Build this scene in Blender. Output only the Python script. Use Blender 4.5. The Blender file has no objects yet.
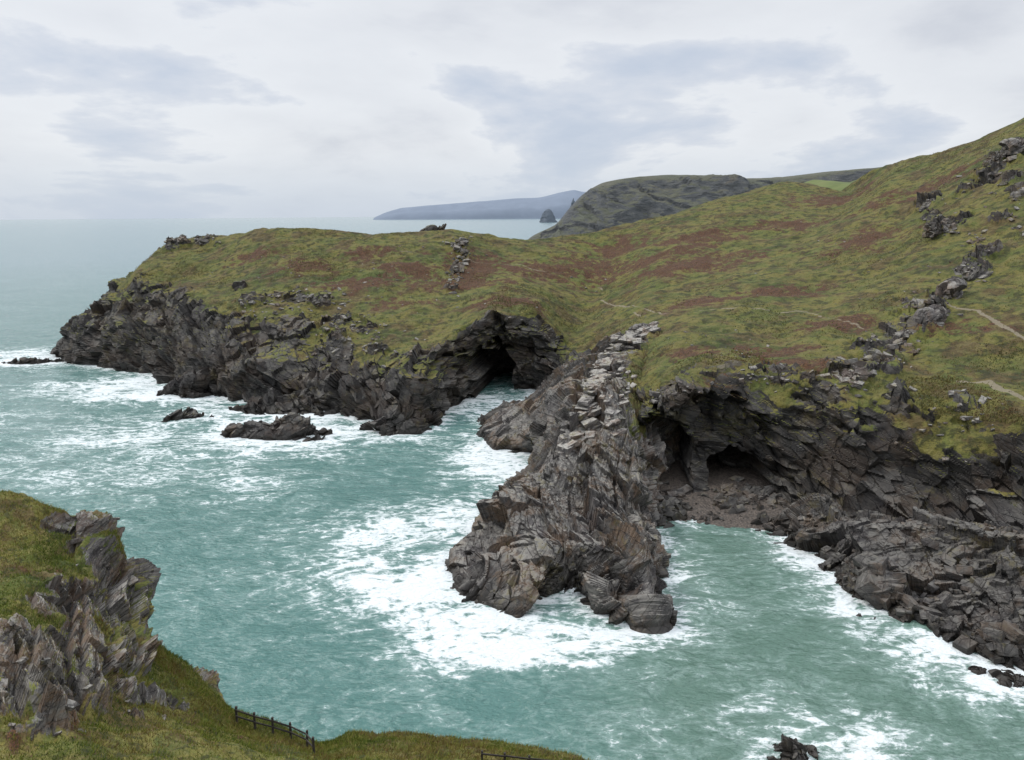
import bpy, bmesh, math, random
import numpy as np
from mathutils import Matrix, Vector
random.seed(3); rng=np.random.default_rng(7)
scene=bpy.context.scene
# ------------------------------------------------------------------ camera
F=804.0; TH=math.radians(11.56); RO=math.radians(0.4)
CAM=np.array([0,0,60.0])
X0=np.array([1.0,0,0]); U0=np.array([0,math.sin(TH),math.cos(TH)]); FW=np.array([0,math.cos(TH),-math.sin(TH)])
RT=math.cos(RO)*X0-math.sin(RO)*U0; UP=math.sin(RO)*X0+math.cos(RO)*U0
cam=bpy.data.cameras.new("camera"); co=bpy.data.objects.new("camera",cam); scene.collection.objects.link(co)
M=Matrix(((RT[0],UP[0],-FW[0],0),(RT[1],UP[1],-FW[1],0),(RT[2],UP[2],-FW[2],60),(0,0,0,1)))
co.matrix_world=M; cam.sensor_width=36; cam.lens=F/1024*36; cam.clip_start=0.5; cam.clip_end=200000
scene.camera=co
# image-pixel helpers: pixel position + chosen depth (Y) or chosen height -> world metres
def P(a,b,Y):
    d=(a-512)*RT+(380-b)*UP+F*FW
    return CAM+d*(Y/d[1])
def W(a,b,z=0.0):
    d=(a-512)*RT+(380-b)*UP+F*FW
    return CAM+d*((60-z)/-d[2])
# ------------------------------------------------------------------ noise
def hshi(ix,iy,iz,seed=0):
    with np.errstate(over='ignore'):
        h=(ix.astype(np.int64).astype(np.uint32)*np.uint32(374761393)+iy.astype(np.int64).astype(np.uint32)*np.uint32(668265263)+iz.astype(np.int64).astype(np.uint32)*np.uint32(2147483647)+np.uint32((seed*974711+12345)&0xffffffff))
        h=(h^(h>>np.uint32(13)))*np.uint32(1274126177)
        h=h^(h>>np.uint32(16)); h=h*np.uint32(2246822519); h=h^(h>>np.uint32(13))
    return h
def hsh(ix,iy,iz,seed=0): return hshi(ix,iy,iz,seed).astype(np.float64)/4294967295.0
def vn(p,seed=0):
    f=np.floor(p); t=p-f; t=t*t*t*(t*(t*6-15)+10)
    x,y,z=f[...,0],f[...,1],f[...,2]; r=0
    for dx in (0,1):
        wx=t[...,0] if dx else 1-t[...,0]
        for dy in (0,1):
            wy=t[...,1] if dy else 1-t[...,1]
            for dz in (0,1):
                wz=t[...,2] if dz else 1-t[...,2]
                r=r+hsh(x+dx,y+dy,z+dz,seed)*wx*wy*wz
    return r*2-1
def fbm(p,size,octv=4,seed=0,g=0.5):
    r=0;a=1;s=0;q=p/size
    for o in range(octv):
        r=r+a*vn(q+o*17.3,seed+o); s+=a; a*=g; q=q*2.03
    return r/s
def ss(a,b,x):
    t=np.clip((x-a)/(b-a),0,1); return t*t*(3-2*t)
def frame(n):
    n=np.array(n,float); n/=np.linalg.norm(n)
    e1=np.cross(n,[0,1,0.1]); e1/=np.linalg.norm(e1); e2=np.cross(n,e1)
    return n,e1,e2
def facets(p,nn,size,flat=.5,seed=0,amp=.35):
    """fractured rock: every cell is a flat randomly tilted facet"""
    n,e1,e2=frame(nn); sh=p.shape[:-1]; P_=p.reshape(-1,3)
    q=np.stack([P_@e1/size,P_@e2/size,P_@n/(size*flat)],-1)
    b=np.floor(q); best=np.full(len(q),1e9); C_=np.zeros_like(q); H=np.zeros(len(q),np.uint32)
    for dx in (-1,0,1):
        for dy in (-1,0,1):
            for dz in (-1,0,1):
                cx,cy,cz=b[:,0]+dx,b[:,1]+dy,b[:,2]+dz
                h=hshi(cx,cy,cz,seed)
                c=np.stack([cx+(h&np.uint32(1023))/1023.0,cy+((h>>np.uint32(10))&np.uint32(1023))/1023.0,cz+((h>>np.uint32(20))&np.uint32(1023))/1023.0],-1)
                d=((q-c)**2).sum(1); m=d<best
                best=np.where(m,d,best); C_[m]=c[m]; H[m]=h[m]
    z=np.zeros(len(q)); Hf=H.astype(np.float64)
    t=np.stack([hsh(Hf,z,z,5),hsh(Hf,z,z,6),hsh(Hf,z,z,7)],-1)*2-1
    r=((q-C_)*t).sum(1)*1.0+.45*(hsh(Hf,z,z,8)-.5)
    return (r*size*amp).reshape(sh)
LV3=((6,26,1.9),(2.4,12,0.85),(0.9,5,0.25))
LV2=((3,12,0.8),(1.1,5,0.25))
def rockd(p,nn,s=1.0,seed=0,levels=LV3,big=1.6,fa=.26,k=.6,fs=11):
    """slate: tilted beds broken into blocks; beds stick out by differing amounts"""
    n,e1,e2=frame(nn)
    w=fbm(p,70*s,1,seed)*2.5*s
    h=p@n+w; a=p@e1; b=p@e2
    d=fbm(p,16*s,2,seed+31)*big*s
    if fa: d=d+facets(p,nn,fs*s,.5,seed+3,fa)+facets(p,nn,fs*.36*s,.42,seed+4,fa*.85)
    z0=np.zeros_like(h)
    for L,(per,wl,A) in enumerate(levels):
        per*=s;wl*=s;A*=s*k
        hh=h/per
        i=np.floor(hh); f=hh-i
        j=np.floor(a/wl+hsh(i,z0,z0,seed+L)*7); kk=np.floor(b/wl+hsh(i,j,z0,seed+L+5)*7)
        r=hsh(i,j,kk,seed+L+11); ri=hsh(i,z0,z0,seed+L+77)
        d=d+A*(r-0.5)*1.0+A*(ri-0.5)*1.1+A*0.8*(f-0.5)
    return d
# ------------------------------------------------------------------ loft
def dense(C,counts,c=0.7):
    S=len(C); m=np.zeros_like(C)
    m[1:-1]=c*0.5*(C[2:]-C[:-2]); m[0]=c*(C[1]-C[0]); m[-1]=c*(C[-1]-C[-2])
    out=[];us=[]
    for i in range(S-1):
        t=np.arange(counts[i])/counts[i]
        sh=(-1,)+(1,)*(C.ndim-1); T=t.reshape(sh)
        h00=2*T**3-3*T**2+1;h10=T**3-2*T**2+T;h01=-2*T**3+3*T**2;h11=T**3-T**2
        lin=C[i]*(1-T)+C[i+1]*T
        cub=h00*C[i]+h10*m[i]+h01*C[i+1]+h11*m[i+1]
        out.append(cub*0.85+lin*0.15); us.append(i+t)
    out.append(C[-1:]); us.append(np.array([S-1.0]))
    return np.concatenate(out),np.concatenate(us)
def loft(C,cs,cr,c=0.75):
    C=np.array(C,float)
    A,u=dense(C,cs,c)
    B,v=dense(np.swapaxes(A,0,1).copy(),cr,c)
    return np.swapaxes(B,0,1).copy(),u,v     # [col,row,3]
def normals(V,flip):
    du=np.gradient(V,axis=0); dv=np.gradient(V,axis=1)
    n=np.cross(du,dv); n/=np.linalg.norm(n,axis=2,keepdims=True)+1e-9
    return n*flip
def smooth(N,k=2):
    for _ in range(k):
        Q=N.copy()
        Q[1:-1]+=N[:-2]+N[2:]; Q[:,1:-1]+=N[:,:-2]+N[:,2:]
        N=Q/(np.linalg.norm(Q,axis=2,keepdims=True)+1e-9)
    return N
def raw_mesh(name,verts,faces_flat,fsize,mat,attrs=None,smoothf=None):
    me=bpy.data.meshes.new(name); nv=len(verts); nf=len(faces_flat)//fsize
    me.vertices.add(nv); me.vertices.foreach_set("co",verts.astype(np.float32).ravel())
    me.loops.add(nf*fsize); me.loops.foreach_set("vertex_index",faces_flat.astype(np.int32))
    me.polygons.add(nf); me.polygons.foreach_set("loop_start",np.arange(nf,dtype=np.int32)*fsize)
    me.polygons.foreach_set("loop_total",np.full(nf,fsize,np.int32))
    if smoothf is None: smoothf=np.zeros(nf,bool)
    me.update(calc_edges=True)
    me.polygons.foreach_set("use_smooth",smoothf)
    if attrs:
        for k,a in attrs.items():
            at=me.attributes.new(k,'FLOAT','POINT'); at.data.foreach_set("value",np.asarray(a,np.float32).ravel())
    me.materials.append(mat); ob=bpy.data.objects.new(name,me); scene.collection.objects.link(ob)
    return ob
def grid_mesh(name,V,flip,mat,attrs=None,rockattr=None):
    nc,nr=V.shape[:2]; idx=np.arange(nc*nr).reshape(nc,nr)
    a,b,c,d=idx[:-1,:-1],idx[1:,:-1],idx[1:,1:],idx[:-1,1:]
    f=np.stack([a,b,c,d] if flip>0 else [a,d,c,b],-1).reshape(-1)
    sm=np.ones((nc-1)*(nr-1),bool)
    if rockattr is not None: sm=(rockattr[:-1,:-1]<0.5).ravel()
    return raw_mesh(name,V.reshape(-1,3),f,4,mat,attrs,sm)
def project(V):
    q=V.reshape(-1,3)-CAM; d=q@FW
    return np.stack([512+F*(q@RT)/d,380-F*(q@UP)/d,d],-1)
class Picker:
    def __init__(s,V): s.V=V.reshape(-1,3)[::2]; s.p=project(s.V)
    def __call__(s,a,b):
        dd=(s.p[:,0]-a)**2+(s.p[:,1]-b)**2+np.where(s.p[:,2]<0,1e9,0)
        m=dd<9
        if m.any():
            i=np.where(m)[0]; return s.V[i[np.argmin(s.p[i,2])]].copy()
        return s.V[np.argmin(dd)].copy()
# ------------------------------------------------------------------ materials
class NT:
    def __init__(s,tree): s.t=tree; s.N=tree.nodes; s.L=tree.links
    def link(s,a,b): s.L.new(a,b)
    def put(s,sock,v):
        if v is None: return
        if isinstance(v,bpy.types.NodeSocket): s.L.new(v,sock)
        elif isinstance(v,(tuple,list)) and len(v)==3 and sock.type=='RGBA': sock.default_value=(*v,1)
        else: sock.default_value=v
    def m(s,op,a,b=None,c=None,clamp=False):
        n=s.N.new('ShaderNodeMath'); n.operation=op; n.use_clamp=clamp
        s.put(n.inputs[0],a); s.put(n.inputs[1],b)
        if c is not None: s.put(n.inputs[2],c)
        return n.outputs[0]
    def ss(s,a,b,x):
        n=s.N.new('ShaderNodeMapRange'); n.interpolation_type='SMOOTHSTEP'
        s.put(n.inputs[0],x); s.put(n.inputs[1],a); s.put(n.inputs[2],b); n.inputs[3].default_value=0; n.inputs[4].default_value=1
        return n.outputs[0]
    def noise(s,vec,sc,det=6,ro=0.6,dist=0.0):
        n=s.N.new('ShaderNodeTexNoise'); s.put(n.inputs['Vector'],vec); n.inputs['Scale'].default_value=sc
        n.inputs['Detail'].default_value=det; n.inputs['Roughness'].default_value=ro; n.inputs['Distortion'].default_value=dist
        return n.outputs[0]
    def vor(s,vec,sc,feat='F1'):
        n=s.N.new('ShaderNodeTexVoronoi'); n.feature=feat; s.put(n.inputs['Vector'],vec); n.inputs['Scale'].default_value=sc
        return n.outputs[0]
    def mix(s,f,a,b,bt='MIX'):
        n=s.N.new('ShaderNodeMix'); n.data_type='RGBA'; n.blend_type=bt
        s.put(n.inputs[0],f); s.put(n.inputs[6],a); s.put(n.inputs[7],b); return n.outputs[2]
    def ramp(s,f,stops):
        n=s.N.new('ShaderNodeValToRGB'); s.put(n.inputs[0],f); e=n.color_ramp.elements
        e[0].position=stops[0][0]; e[0].color=(*stops[0][1],1); e[1].position=stops[-1][0]; e[1].color=(*stops[-1][1],1)
        for p,c in stops[1:-1]:
            x=e.new(p); x.color=(*c,1)
        return n.outputs[0]
    def attr(s,name):
        n=s.N.new('ShaderNodeAttribute'); n.attribute_name=name; return n.outputs['Fac']
    def mapping(s,vec,rot=(0,0,0),sc=(1,1,1)):
        n=s.N.new('ShaderNodeMapping'); s.put(n.inputs[0],vec); n.inputs['Rotation'].default_value=rot; n.inputs['Scale'].default_value=sc
        return n.outputs[0]
    def bump(s,h,dist,st=1.0,nrm=None):
        n=s.N.new('ShaderNodeBump'); s.put(n.inputs['Height'],h); n.inputs['Distance'].default_value=dist; n.inputs['Strength'].default_value=st
        if nrm is not None: s.put(n.inputs['Normal'],nrm)
        return n.outputs[0]
def newmat(name):
    m=bpy.data.materials.new(name); m.use_nodes=True; t=NT(m.node_tree); bs=m.node_tree.nodes['Principled BSDF']
    return m,t,bs
def land_mat(name,bed=(0,0,1),tone=1.0,lich=0.5,s=1.0,warm=0.0,ledge=1.0,gtone=1.0,wet=2.5,bright=0.33):
    m,t,bs=newmat(name)
    tc=t.N.new('ShaderNodeTexCoord').outputs['Object']; geo=t.N.new('ShaderNodeNewGeometry')
    sp=t.N.new('ShaderNodeSeparateXYZ'); t.link(geo.outputs['Normal'],sp.inputs[0]); nz=sp.outputs[2]
    sp2=t.N.new('ShaderNodeSeparateXYZ'); t.link(tc,sp2.inputs[0]); z=sp2.outputs[2]
    rk=t.attr('rock'); heath=t.attr('heath'); path=t.attr('path')
    n1=t.noise(tc,0.04/s,5,0.65); n2=t.noise(tc,0.33/s,5,0.68); n3=t.noise(tc,2.0/s,3,0.7); n4=t.noise(tc,0.085/s,5,0.7,0.4)
    # grass
    gc=t.ramp(n1,[(0.36,(0.05,0.066,0.015)),(0.45,(0.112,0.112,0.027)),(0.52,(0.180,0.155,0.040)),(0.58,(0.085,0.096,0.023)),(0.66,(0.15,0.133,0.038))])
    gc=t.mix(t.m('MULTIPLY',t.ss(0.51,0.58,n4),0.8),gc,(0.098,0.064,0.028))
    gc=t.mix(t.m('MULTIPLY',t.ss(0.48,0.38,n4),0.55),gc,(0.110,0.140,0.030))
    gc=t.mix(t.m('MULTIPLY',t.ss(0.5,0.60,n2),0.8),gc,(0.034,0.037,0.013))
    gc=t.mix(t.m('MULTIPLY',t.ss(0.46,0.38,n2),0.45),gc,(0.20,0.172,0.066))
    gc=t.mix(t.m('MULTIPLY',t.ss(0.5,0.68,n3),0.55),gc,(0.03,0.032,0.012))
    hm=t.ss(0.34,0.58,t.m('ADD',heath,t.m('ADD',t.m('MULTIPLY',t.m('SUBTRACT',n2,0.5),1.3),t.m('MULTIPLY',t.m('SUBTRACT',n4,0.5),1.5))))
    hc=t.mix(t.ss(.35,.65,n3),(0.14,0.062,0.032),(0.040,0.021,0.014))
    gc=t.mix(t.m('MULTIPLY',hm,0.88),gc,hc)
    pm=t.ss(0.4,0.7,t.m('ADD',path,t.m('MULTIPLY',t.m('SUBTRACT',n3,0.5),0.6)))
    gc=t.mix(t.m('MULTIPLY',pm,.85),gc,(0.26,0.22,0.155))
    if gtone!=1: gc=t.mix(1.0,gc,(gtone,gtone,gtone),'MULTIPLY')
    # rock : coordinates aligned with bedding (third axis = bed normal)
    n_,e1,e2=frame(bed)
    def dot(v):
        q=t.N.new('ShaderNodeVectorMath'); q.operation='DOT_PRODUCT'; t.link(tc,q.inputs[0]); q.inputs[1].default_value=tuple(v); return q.outputs['Value']
    cb=t.N.new('ShaderNodeCombineXYZ'); t.link(dot(e1),cb.inputs[0]); t.link(dot(e2),cb.inputs[1]); t.link(dot(n_),cb.inputs[2])
    bc=cb.outputs[0]
    s1=t.noise(t.mapping(bc,(0,0,0),(0.16/s,0.16/s,0.7/s)),0.8,6,0.66)
    s2=t.noise(t.mapping(bc,(0,0,0),(0.10/s,0.10/s,1.2/s)),1.6,3,0.6)
    def k(c): return tuple(x*tone for x in c)
    rc=t.ramp(s1,[(0.3,k((0.022,0.021,0.021))),(0.44,k((0.066,0.061,0.057))),(0.55,k((0.122,0.112,0.101))),(0.7,k((0.22,0.205,0.182)))])
    rc=t.mix(t.m('MULTIPLY',t.ss(0.47,0.6,n4),0.5+warm*0.4),rc,k((0.14,0.092,0.058)))
    rc=t.mix(t.m('MULTIPLY',t.ss(0.5,0.38,n1),0.45),rc,k((0.066,0.058,0.062)))
    rc=t.mix(t.m('MULTIPLY',t.ss(0.55,0.62,s2),0.5),rc,k((0.024,0.021,0.020)))
    rc=t.mix(t.m('MULTIPLY',t.ss(0.5,0.36,n3),0.35),rc,k((0.2,0.185,0.165)))
    li=t.m('MULTIPLY',t.m('MULTIPLY',t.ss(0.45,0.9,nz),t.ss(0.42,0.56,n2)),lich)
    rc=t.mix(li,rc,(bright,bright*.95,bright*.84))
    yl=t.m('MULTIPLY',t.ss(0.53,0.61,n2),t.m('MULTIPLY',t.ss(0.48,0.55,n1),0.65*lich))
    rc=t.mix(yl,rc,(0.16,0.13,0.036))
    cr=t.vor(t.mapping(bc,(0,0,0),(0.25/s,0.25/s,0.7/s)),0.7,'DISTANCE_TO_EDGE')
    crk=t.ss(0.03,0.0,cr); rc=t.mix(t.m('MULTIPLY',crk,0.55),rc,(0.014,0.012,0.011))
    wetm=t.ss(wet,wet*0.3,t.m('ADD',z,t.m('MULTIPLY',t.m('SUBTRACT',n2,0.5),3.0)))
    rc=t.mix(t.m('MULTIPLY',wetm,0.78),rc,(0.017,0.014,0.011))
    # mask
    x=t.m('ADD',rk,t.m('ADD',t.m('MULTIPLY',t.m('SUBTRACT',n2,0.5),1.0),t.m('MULTIPLY',t.m('SUBTRACT',n4,0.5),0.5)))
    led=t.m('MULTIPLY',t.ss(0.66,0.92,nz),t.m('MULTIPLY',t.ss(5,13,z),0.5*ledge))
    x=t.m('SUBTRACT',x,led)
    x=t.m('ADD',x,t.m('MULTIPLY',t.ss(0.6,0.3,nz),0.3))
    mk=t.ss(0.44,0.56,x)
    t.link(t.mix(mk,gc,rc),bs.inputs['Base Color'])
    rr=t.m('SUBTRACT',0.85,t.m('MULTIPLY',t.m('MULTIPLY',wetm,mk),0.42)); t.link(rr,bs.inputs['Roughness'])
    bs.inputs['Specular IOR Level'].default_value=0.3
    hr=t.m('ADD',t.m('MULTIPLY',s1,0.9),t.m('ADD',t.m('MULTIPLY',s2,0.2),t.m('SUBTRACT',t.m('MULTIPLY',n3,0.22),t.m('MULTIPLY',crk,0.35))))
    hg=t.m('ADD',t.m('MULTIPLY',n3,1.0),t.m('MULTIPLY',n2,2.2))
    hm_=t.N.new('ShaderNodeMix'); t.put(hm_.inputs[0],rk); t.put(hm_.inputs[2],hg); t.put(hm_.inputs[3],hr)
    t.link(t.bump(hm_.outputs[0],0.5*s,0.8),bs.inputs['Normal'])
    return m
BA=(0.28,-0.25,0.9); BP=(-0.55,-0.2,0.8); BS=(-0.3,-0.15,0.9); BF=(-0.3,-0.3,0.9)
matA=land_mat("headland_land",BA,0.52,0.38,ledge=1.0,bright=.20,gtone=.95)
matP=land_mat("promontory_rock",BP,1.10,0.62,0.6,0.7,ledge=0.5,bright=.30)
matS=land_mat("shelf_rock",BS,0.72,0.45,0.6,0.3,bright=.22)
matF=land_mat("foreground_land",BF,1.4,0.75,0.16,0.7,ledge=0.95,gtone=1.25,bright=.36)
def outc(V,rock,pts,pick,power=1.0,nz=3.0,seed=5):
    f=fbm(V,nz,3,seed)
    for (a,b,r) in pts:
        c=pick(a,b); d=np.linalg.norm(V-c,axis=2)/r
        rock=np.maximum(rock,power*ss(1.35,0.35,d+0.8*f))
    return rock
def line_attr(V,pick,pts,width):
    A=[pick(*p) for p in pts]; d=np.full(V.shape[:2],1e9)
    for a,b in zip(A[:-1],A[1:]):
        ab=b-a; t=np.clip(((V-a)@ab)/(ab@ab+1e-9),0,1)
        d=np.minimum(d,np.linalg.norm(V-(a+t[...,None]*ab),axis=2))
    return ss(width*1.6,width*0.4,d)
def masked_rockd(V,m,*a,**k):
    out=np.zeros(V.shape[:2]); out[m]=rockd(V[m],*a,**k); return out
# ------------------------------------------------------------------ main headland + hillside
stn=[
 (W(100,342),P(115,300,395),P(150,262,425),P(165,250,432),P(180,244,438),P(195,240,442)),
 (W(66,357),P(76,322,348),P(122,286,365),P(146,262,380),P(160,248,395),P(182,240,412)),
 (W(150,376),P(158,338,313),P(186,292,338),P(202,272,362),P(212,252,385),P(222,235,410)),
 (W(210,397),P(222,358,274),P(252,315,298),P(262,285,330),P(268,258,360),P(275,229,395)),
 (W(300,409),P(305,382,254),P(322,342,273),P(325,305,305),P(330,270,345),P(335,232,395)),
 (W(372,422),P(374,396,236),P(385,362,249),P(388,320,290),P(392,275,335),P(400,233,395)),
 (W(415,431),P(417,400,230),P(428,358,241),P(435,325,282),P(440,280,335),P(452,231,395)),
 (W(447,410),P(450,378,251),P(458,332,262),P(468,306,295),P(480,275,345),P(500,236,405)),
 (W(478,396),P(480,360,266),P(488,319,270),P(500,296,303),P(515,270,352),P(530,239,412)),
 (W(520,391),P(524,360,272),P(530,320,277),P(540,302,305),P(552,280,352),P(567,236,422)),
 (W(552,398),P(558,378,268),P(566,352,275),P(580,330,300),P(600,290,352),P(622,225,432)),
 (W(592,430),P(600,402,226),P(608,378,230),P(628,335,250),P(660,278,325),P(702,206,442)),
 (W(645,508),P(650,465,165),P(656,400,176),P(674,332,225),P(720,272,322),P(788,182,470)),
 (W(672,520),P(678,470,163),P(694,382,174),P(718,330,222),P(780,265,312),P(850,192,440)),
 (W(725,520),P(732,470,164),P(750,380,175),P(777,330,222),P(830,262,302),P(895,164,420)),
 (W(775,526),P(784,475,158),P(802,380,170),P(827,330,215),P(882,250,300),P(945,151,400)),
 (W(832,545),P(842,488,149),P(862,398,162),P(882,340,203),P(932,240,282),P(1000,134,372)),
 (W(905,560),P(908,500,144),P(922,405,157),P(942,350,193),P(988,240,262),P(1060,107,352)),
 (W(1000,595),P(1002,522,134),P(1004,418,149),P(1022,355,182),P(1062,240,242),P(1130,80,332)),
 (W(1120,640),P(1120,540,122),P(1120,440,138),P(1140,360,170),P(1180,240,222),P(1250,50,302)),
 (W(1300,710),P(1300,600,105),P(1300,500,120),P(1320,380,150),P(1350,240,200),P(1420,30,262)),
 (W(1600,800),P(1600,680,85),P(1600,560,100),P(1600,420,130),P(1620,260,170),P(1650,30,220)),
]
C=[]
for i,s_ in enumerate(stn):
    w=s_[0]; r=s_[-1]
    row=[w+np.array([0,-1,-6.0]),w]+list(s_[1:])
    if i<=9: row+=[r+np.array([0,40,-16.0]),np.array([r[0],r[1]+75,-6])]
    elif i==10: row+=[r+np.array([0,50,-16.0]),np.array([r[0],r[1]+150,-6])]
    else: row+=[r+np.array([0,60,-9.0]),r+np.array([60,260,-30.0])]
    C.append(row)
cs=[60]+[max(34,int(abs(stn[i+1][2][0]/stn[i+1][2][1]-stn[i][2][0]/stn[i][2][1])*800*1.15)) for i in range(1,len(stn)-3)]+[60,40]
V,u,v=loft(C,cs,[6,75,110,75,70,85,20,12])
UU,VV=np.meshgrid(u,v,indexing='ij')
flip=1 if normals(V,1)[...,2].mean()>0 else -1
N=smooth(normals(V,flip),6)
f8=fbm(V,18,5,1)
rock=ss(3.25,2.95,VV+0.8*f8)
rock-=0.55*ss(0.1,0.34,fbm(V*np.array([1,1,.6]),14,4,55))*ss(2.0,2.5,VV)*ss(13.0,15.5,UU)*(VV<3.4)
rock-=0.4*ss(0.1,0.35,fbm(V,14,4,56))*ss(2.2,2.7,VV)*(VV<3.4)
rock=np.clip(rock,0,1)
pk=Picker(V)
oc=[(990,170,9),(1012,150,9),(945,222,8),(925,202,6),(968,268,7),(945,290,6.5),(925,312,7),(903,328,8),(880,350,8),(855,368,8),(832,385,7),(885,345,7),(915,320,6),
    (300,294,6),(320,298,6),(340,322,7),(355,328,6),(280,291,5),(250,300,5),(460,243,4),(466,252,4),(458,268,4),(452,285,4),(205,238,5),(178,241,5),(700,335,1.2),(745,352,1.5),(905,300,3),(1000,250,3),(975,240,2.5),(1015,190,5),(965,190,3),(1000,215,4),(780,370,3.5),(720,372,2.5),(300,330,5),(240,285,4),(900,400,5),(960,400,4),(870,300,2),(985,180,6),(930,215,5),(380,350,4),(330,340,5),(1010,175,6),(980,255,5),(815,392,5)]
rock=outc(V,rock,oc,pk,0.98,3.5)
outm=rock*ss(2.9,3.3,VV)
heath=np.zeros_like(rock)
for (a,b,r) in [(425,272,18),(490,264,22),(470,280,16),(560,270,20),(600,265,16),(675,264,22),(640,262,18),(838,197,22),(720,258,18),(350,280,12),(520,300,12),(780,290,13),(760,350,11),(700,300,13),(860,240,18),(690,350,7),(620,245,18),(700,235,18),(780,225,16),(940,180,14),(880,200,12),(840,320,10),(720,395,6),(800,360,8),(950,330,8),(400,300,10),(300,265,12),(250,255,10),(370,250,10)]:
    c=pk(a,b); heath=np.maximum(heath,0.66*np.exp(-(np.linalg.norm((V-c)*np.array([.6,1,1.3]),axis=2)/r)**2))
path=line_attr(V,pk,[(940,305),(975,312),(1000,325),(1024,340),(1060,350)],0.7)
path=np.maximum(path,0.95*line_attr(V,pk,[(958,380),(985,378),(1000,388),(1030,398),(1080,404)],0.9))
path=np.maximum(path,0.85*line_attr(V,pk,[(600,300),(660,312),(720,308),(800,310),(860,325)],0.55))
path=np.maximum(path,0.75*line_attr(V,pk,[(400,250),(520,262),(600,285),(640,315)],0.6))
def cave(V,c,into,hw,hh,depth,reach=14):
    into=np.array([into[0],into[1],0.0]); into/=np.linalg.norm(into); side=np.array([-into[1],into[0],0])
    r=V-c; al=r@side; up=r[...,2]; ax=r@into
    e=(al/hw)**2+(up/hh)**2+0.7*fbm(V,5,3,77)
    f=ss(1.1,0.75,e)*(np.abs(ax)<reach)
    return V+into*(depth*f)[...,None]
grass=1-rock
V=V+N*((rock*fbm(V,32,3,3)*4.5*ss(7.5,5,VV)*ss(3.6,2.6,VV))+grass*(fbm(V,22,3,4)*1.6))[...,None]
n2=smooth(normals(V,flip),3)
rd=masked_rockd(V,(rock>0.01)&(VV<6.6),BA,1.15,11,big=1.6,fa=.32)
d=rd*rock*np.where(VV>3.2,0.9,1.0)+outm*1.5
d+=grass*(fbm(V,5,4,14)*0.8+fbm(V,1.6,2,15)*.25)
d*=ss(7.2,6.2,VV)*0.8+0.2
V=V+n2*d[...,None]
V=cave(V,W(490,392)+np.array([0,0,1.0]),(0.15,1),9.0,16,38,16)
V=cave(V,np.array([*P(500,392,268)[:2],1.0]),(0.1,1),17,23,5,16)
V=cave(V,np.array([*P(670,492,160)[:2],2.0]),(0.1,1),6.2,14,30,18)
V=cave(V,np.array([*P(750,500,160)[:2],1.5]),(0,1),6.6,8.4,24,18)
V=cave(V,np.array([*P(706,490,160)[:2],2.0]),(0,1),20,19,5.0,18)
grid_mesh("headland_hillside",V,flip,matA,{'rock':rock,'heath':heath,'path':path},rock)
Vmain=V; pk=Picker(V)
coast=[V[np.abs(V[...,2])<0.35]]
def blades(name,V,ok,count,h0,h1,w,mat,jit=.05,lean_=.45,prob=None):
    I,J=np.where(ok)
    if prob is not None:
        pr=prob[I,J]; pr=pr/pr.sum(); sel=rng.choice(len(I),count,p=pr)
    else: sel=rng.integers(0,len(I),count)
    b=V[I[sel],J[sel]]+rng.normal(0,jit,(count,3))*np.array([1,1,0])
    ang=rng.random(count)*6.283; h=h0+(h1-h0)*rng.random(count)**2
    sx=np.stack([np.cos(ang),np.sin(ang),ang*0],-1)*(w*(.6+.8*rng.random(count)))[:,None]
    lean=rng.normal(0,lean_,(count,3))*np.array([1,1,0])+np.array([.25,0.1,0])
    top=b+(np.array([0,0,1])+lean)*h[:,None]; dn=np.array([0,0,h0*.6])
    vs=np.stack([b-sx-dn,b+sx-dn,top],1).reshape(-1,3)
    patch=fbm(b,14 if w>.1 else 1.5,3,91)*.5+.5
    r=np.repeat(np.clip(patch*.65+rng.random(count)*.35,0,1),3)
    return raw_mesh(name,vs,np.arange(count*3),3,mat,{'rnd':r})
def blade_mat(name,stops):
    mg,t,bs=newmat(name); t.link(t.ramp(t.attr('rnd'),stops),bs.inputs['Base Color']); bs.inputs['Roughness'].default_value=.8
    bs.inputs['Specular IOR Level'].default_value=.2
    return mg
mtus=blade_mat("tussock_grass",[(.25,(.05,.058,.018)),(.42,(.095,.093,.026)),(.52,(.15,.128,.04)),(.62,(.115,.088,.032)),(.75,(.11,.065,.033))])
ok=(rock<0.4)&(VV>2.9)&(VV<6.05)&(UU<18.5)
blades("tussock_grass",V,ok,60000,.15,.5,.14,mtus,.5,.4,ss(-.05,.3,fbm(V,18,4,66))+.06)
# ------------------------------------------------------------------ promontory
sec=[
 (W(556,392),P(575,370,255),P(606,336,243),P(652,322,238),P(668,345,225),P(690,390,200)),
 (W(525,405),P(556,385,243),P(592,358,226),P(640,345,222),P(650,380,202),P(660,440,182)),
 (W(474,429),P(520,405,218),P(574,378,208),P(628,368,204),P(640,405,187),P(652,470,168)),
 (W(500,449),P(540,424,200),P(568,398,190),P(622,396,187),P(637,438,172),P(650,495,163)),
 (W(548,461),P(553,438,181),P(564,420,174),P(620,428,169),P(637,468,158),P(650,522,153)),
 (W(532,482),P(528,464,166),P(550,452,162),P(622,460,158),P(642,495,151),P(655,535,147)),
 (W(484,534),P(486,505,149),P(528,484,151),P(622,490,148),P(648,520,144),P(658,557,136)),
 (W(454,568),P(470,534,137),P(520,503,143),P(612,510,141),P(650,530,138),P(660,580,127)),
 (W(474,594),P(496,556,129),P(540,526,134),P(612,530,133),P(653,555,128),P(660,603,118)),
 (W(518,616),P(538,580,118),P(563,550,124),P(616,550,123),P(643,580,117),W(648,622)),
 (W(545,632,-5),W(555,630,-5),W(575,626,-4),W(610,626,-4),W(630,630,-5),W(640,634,-5)),
]
C=[]
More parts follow.
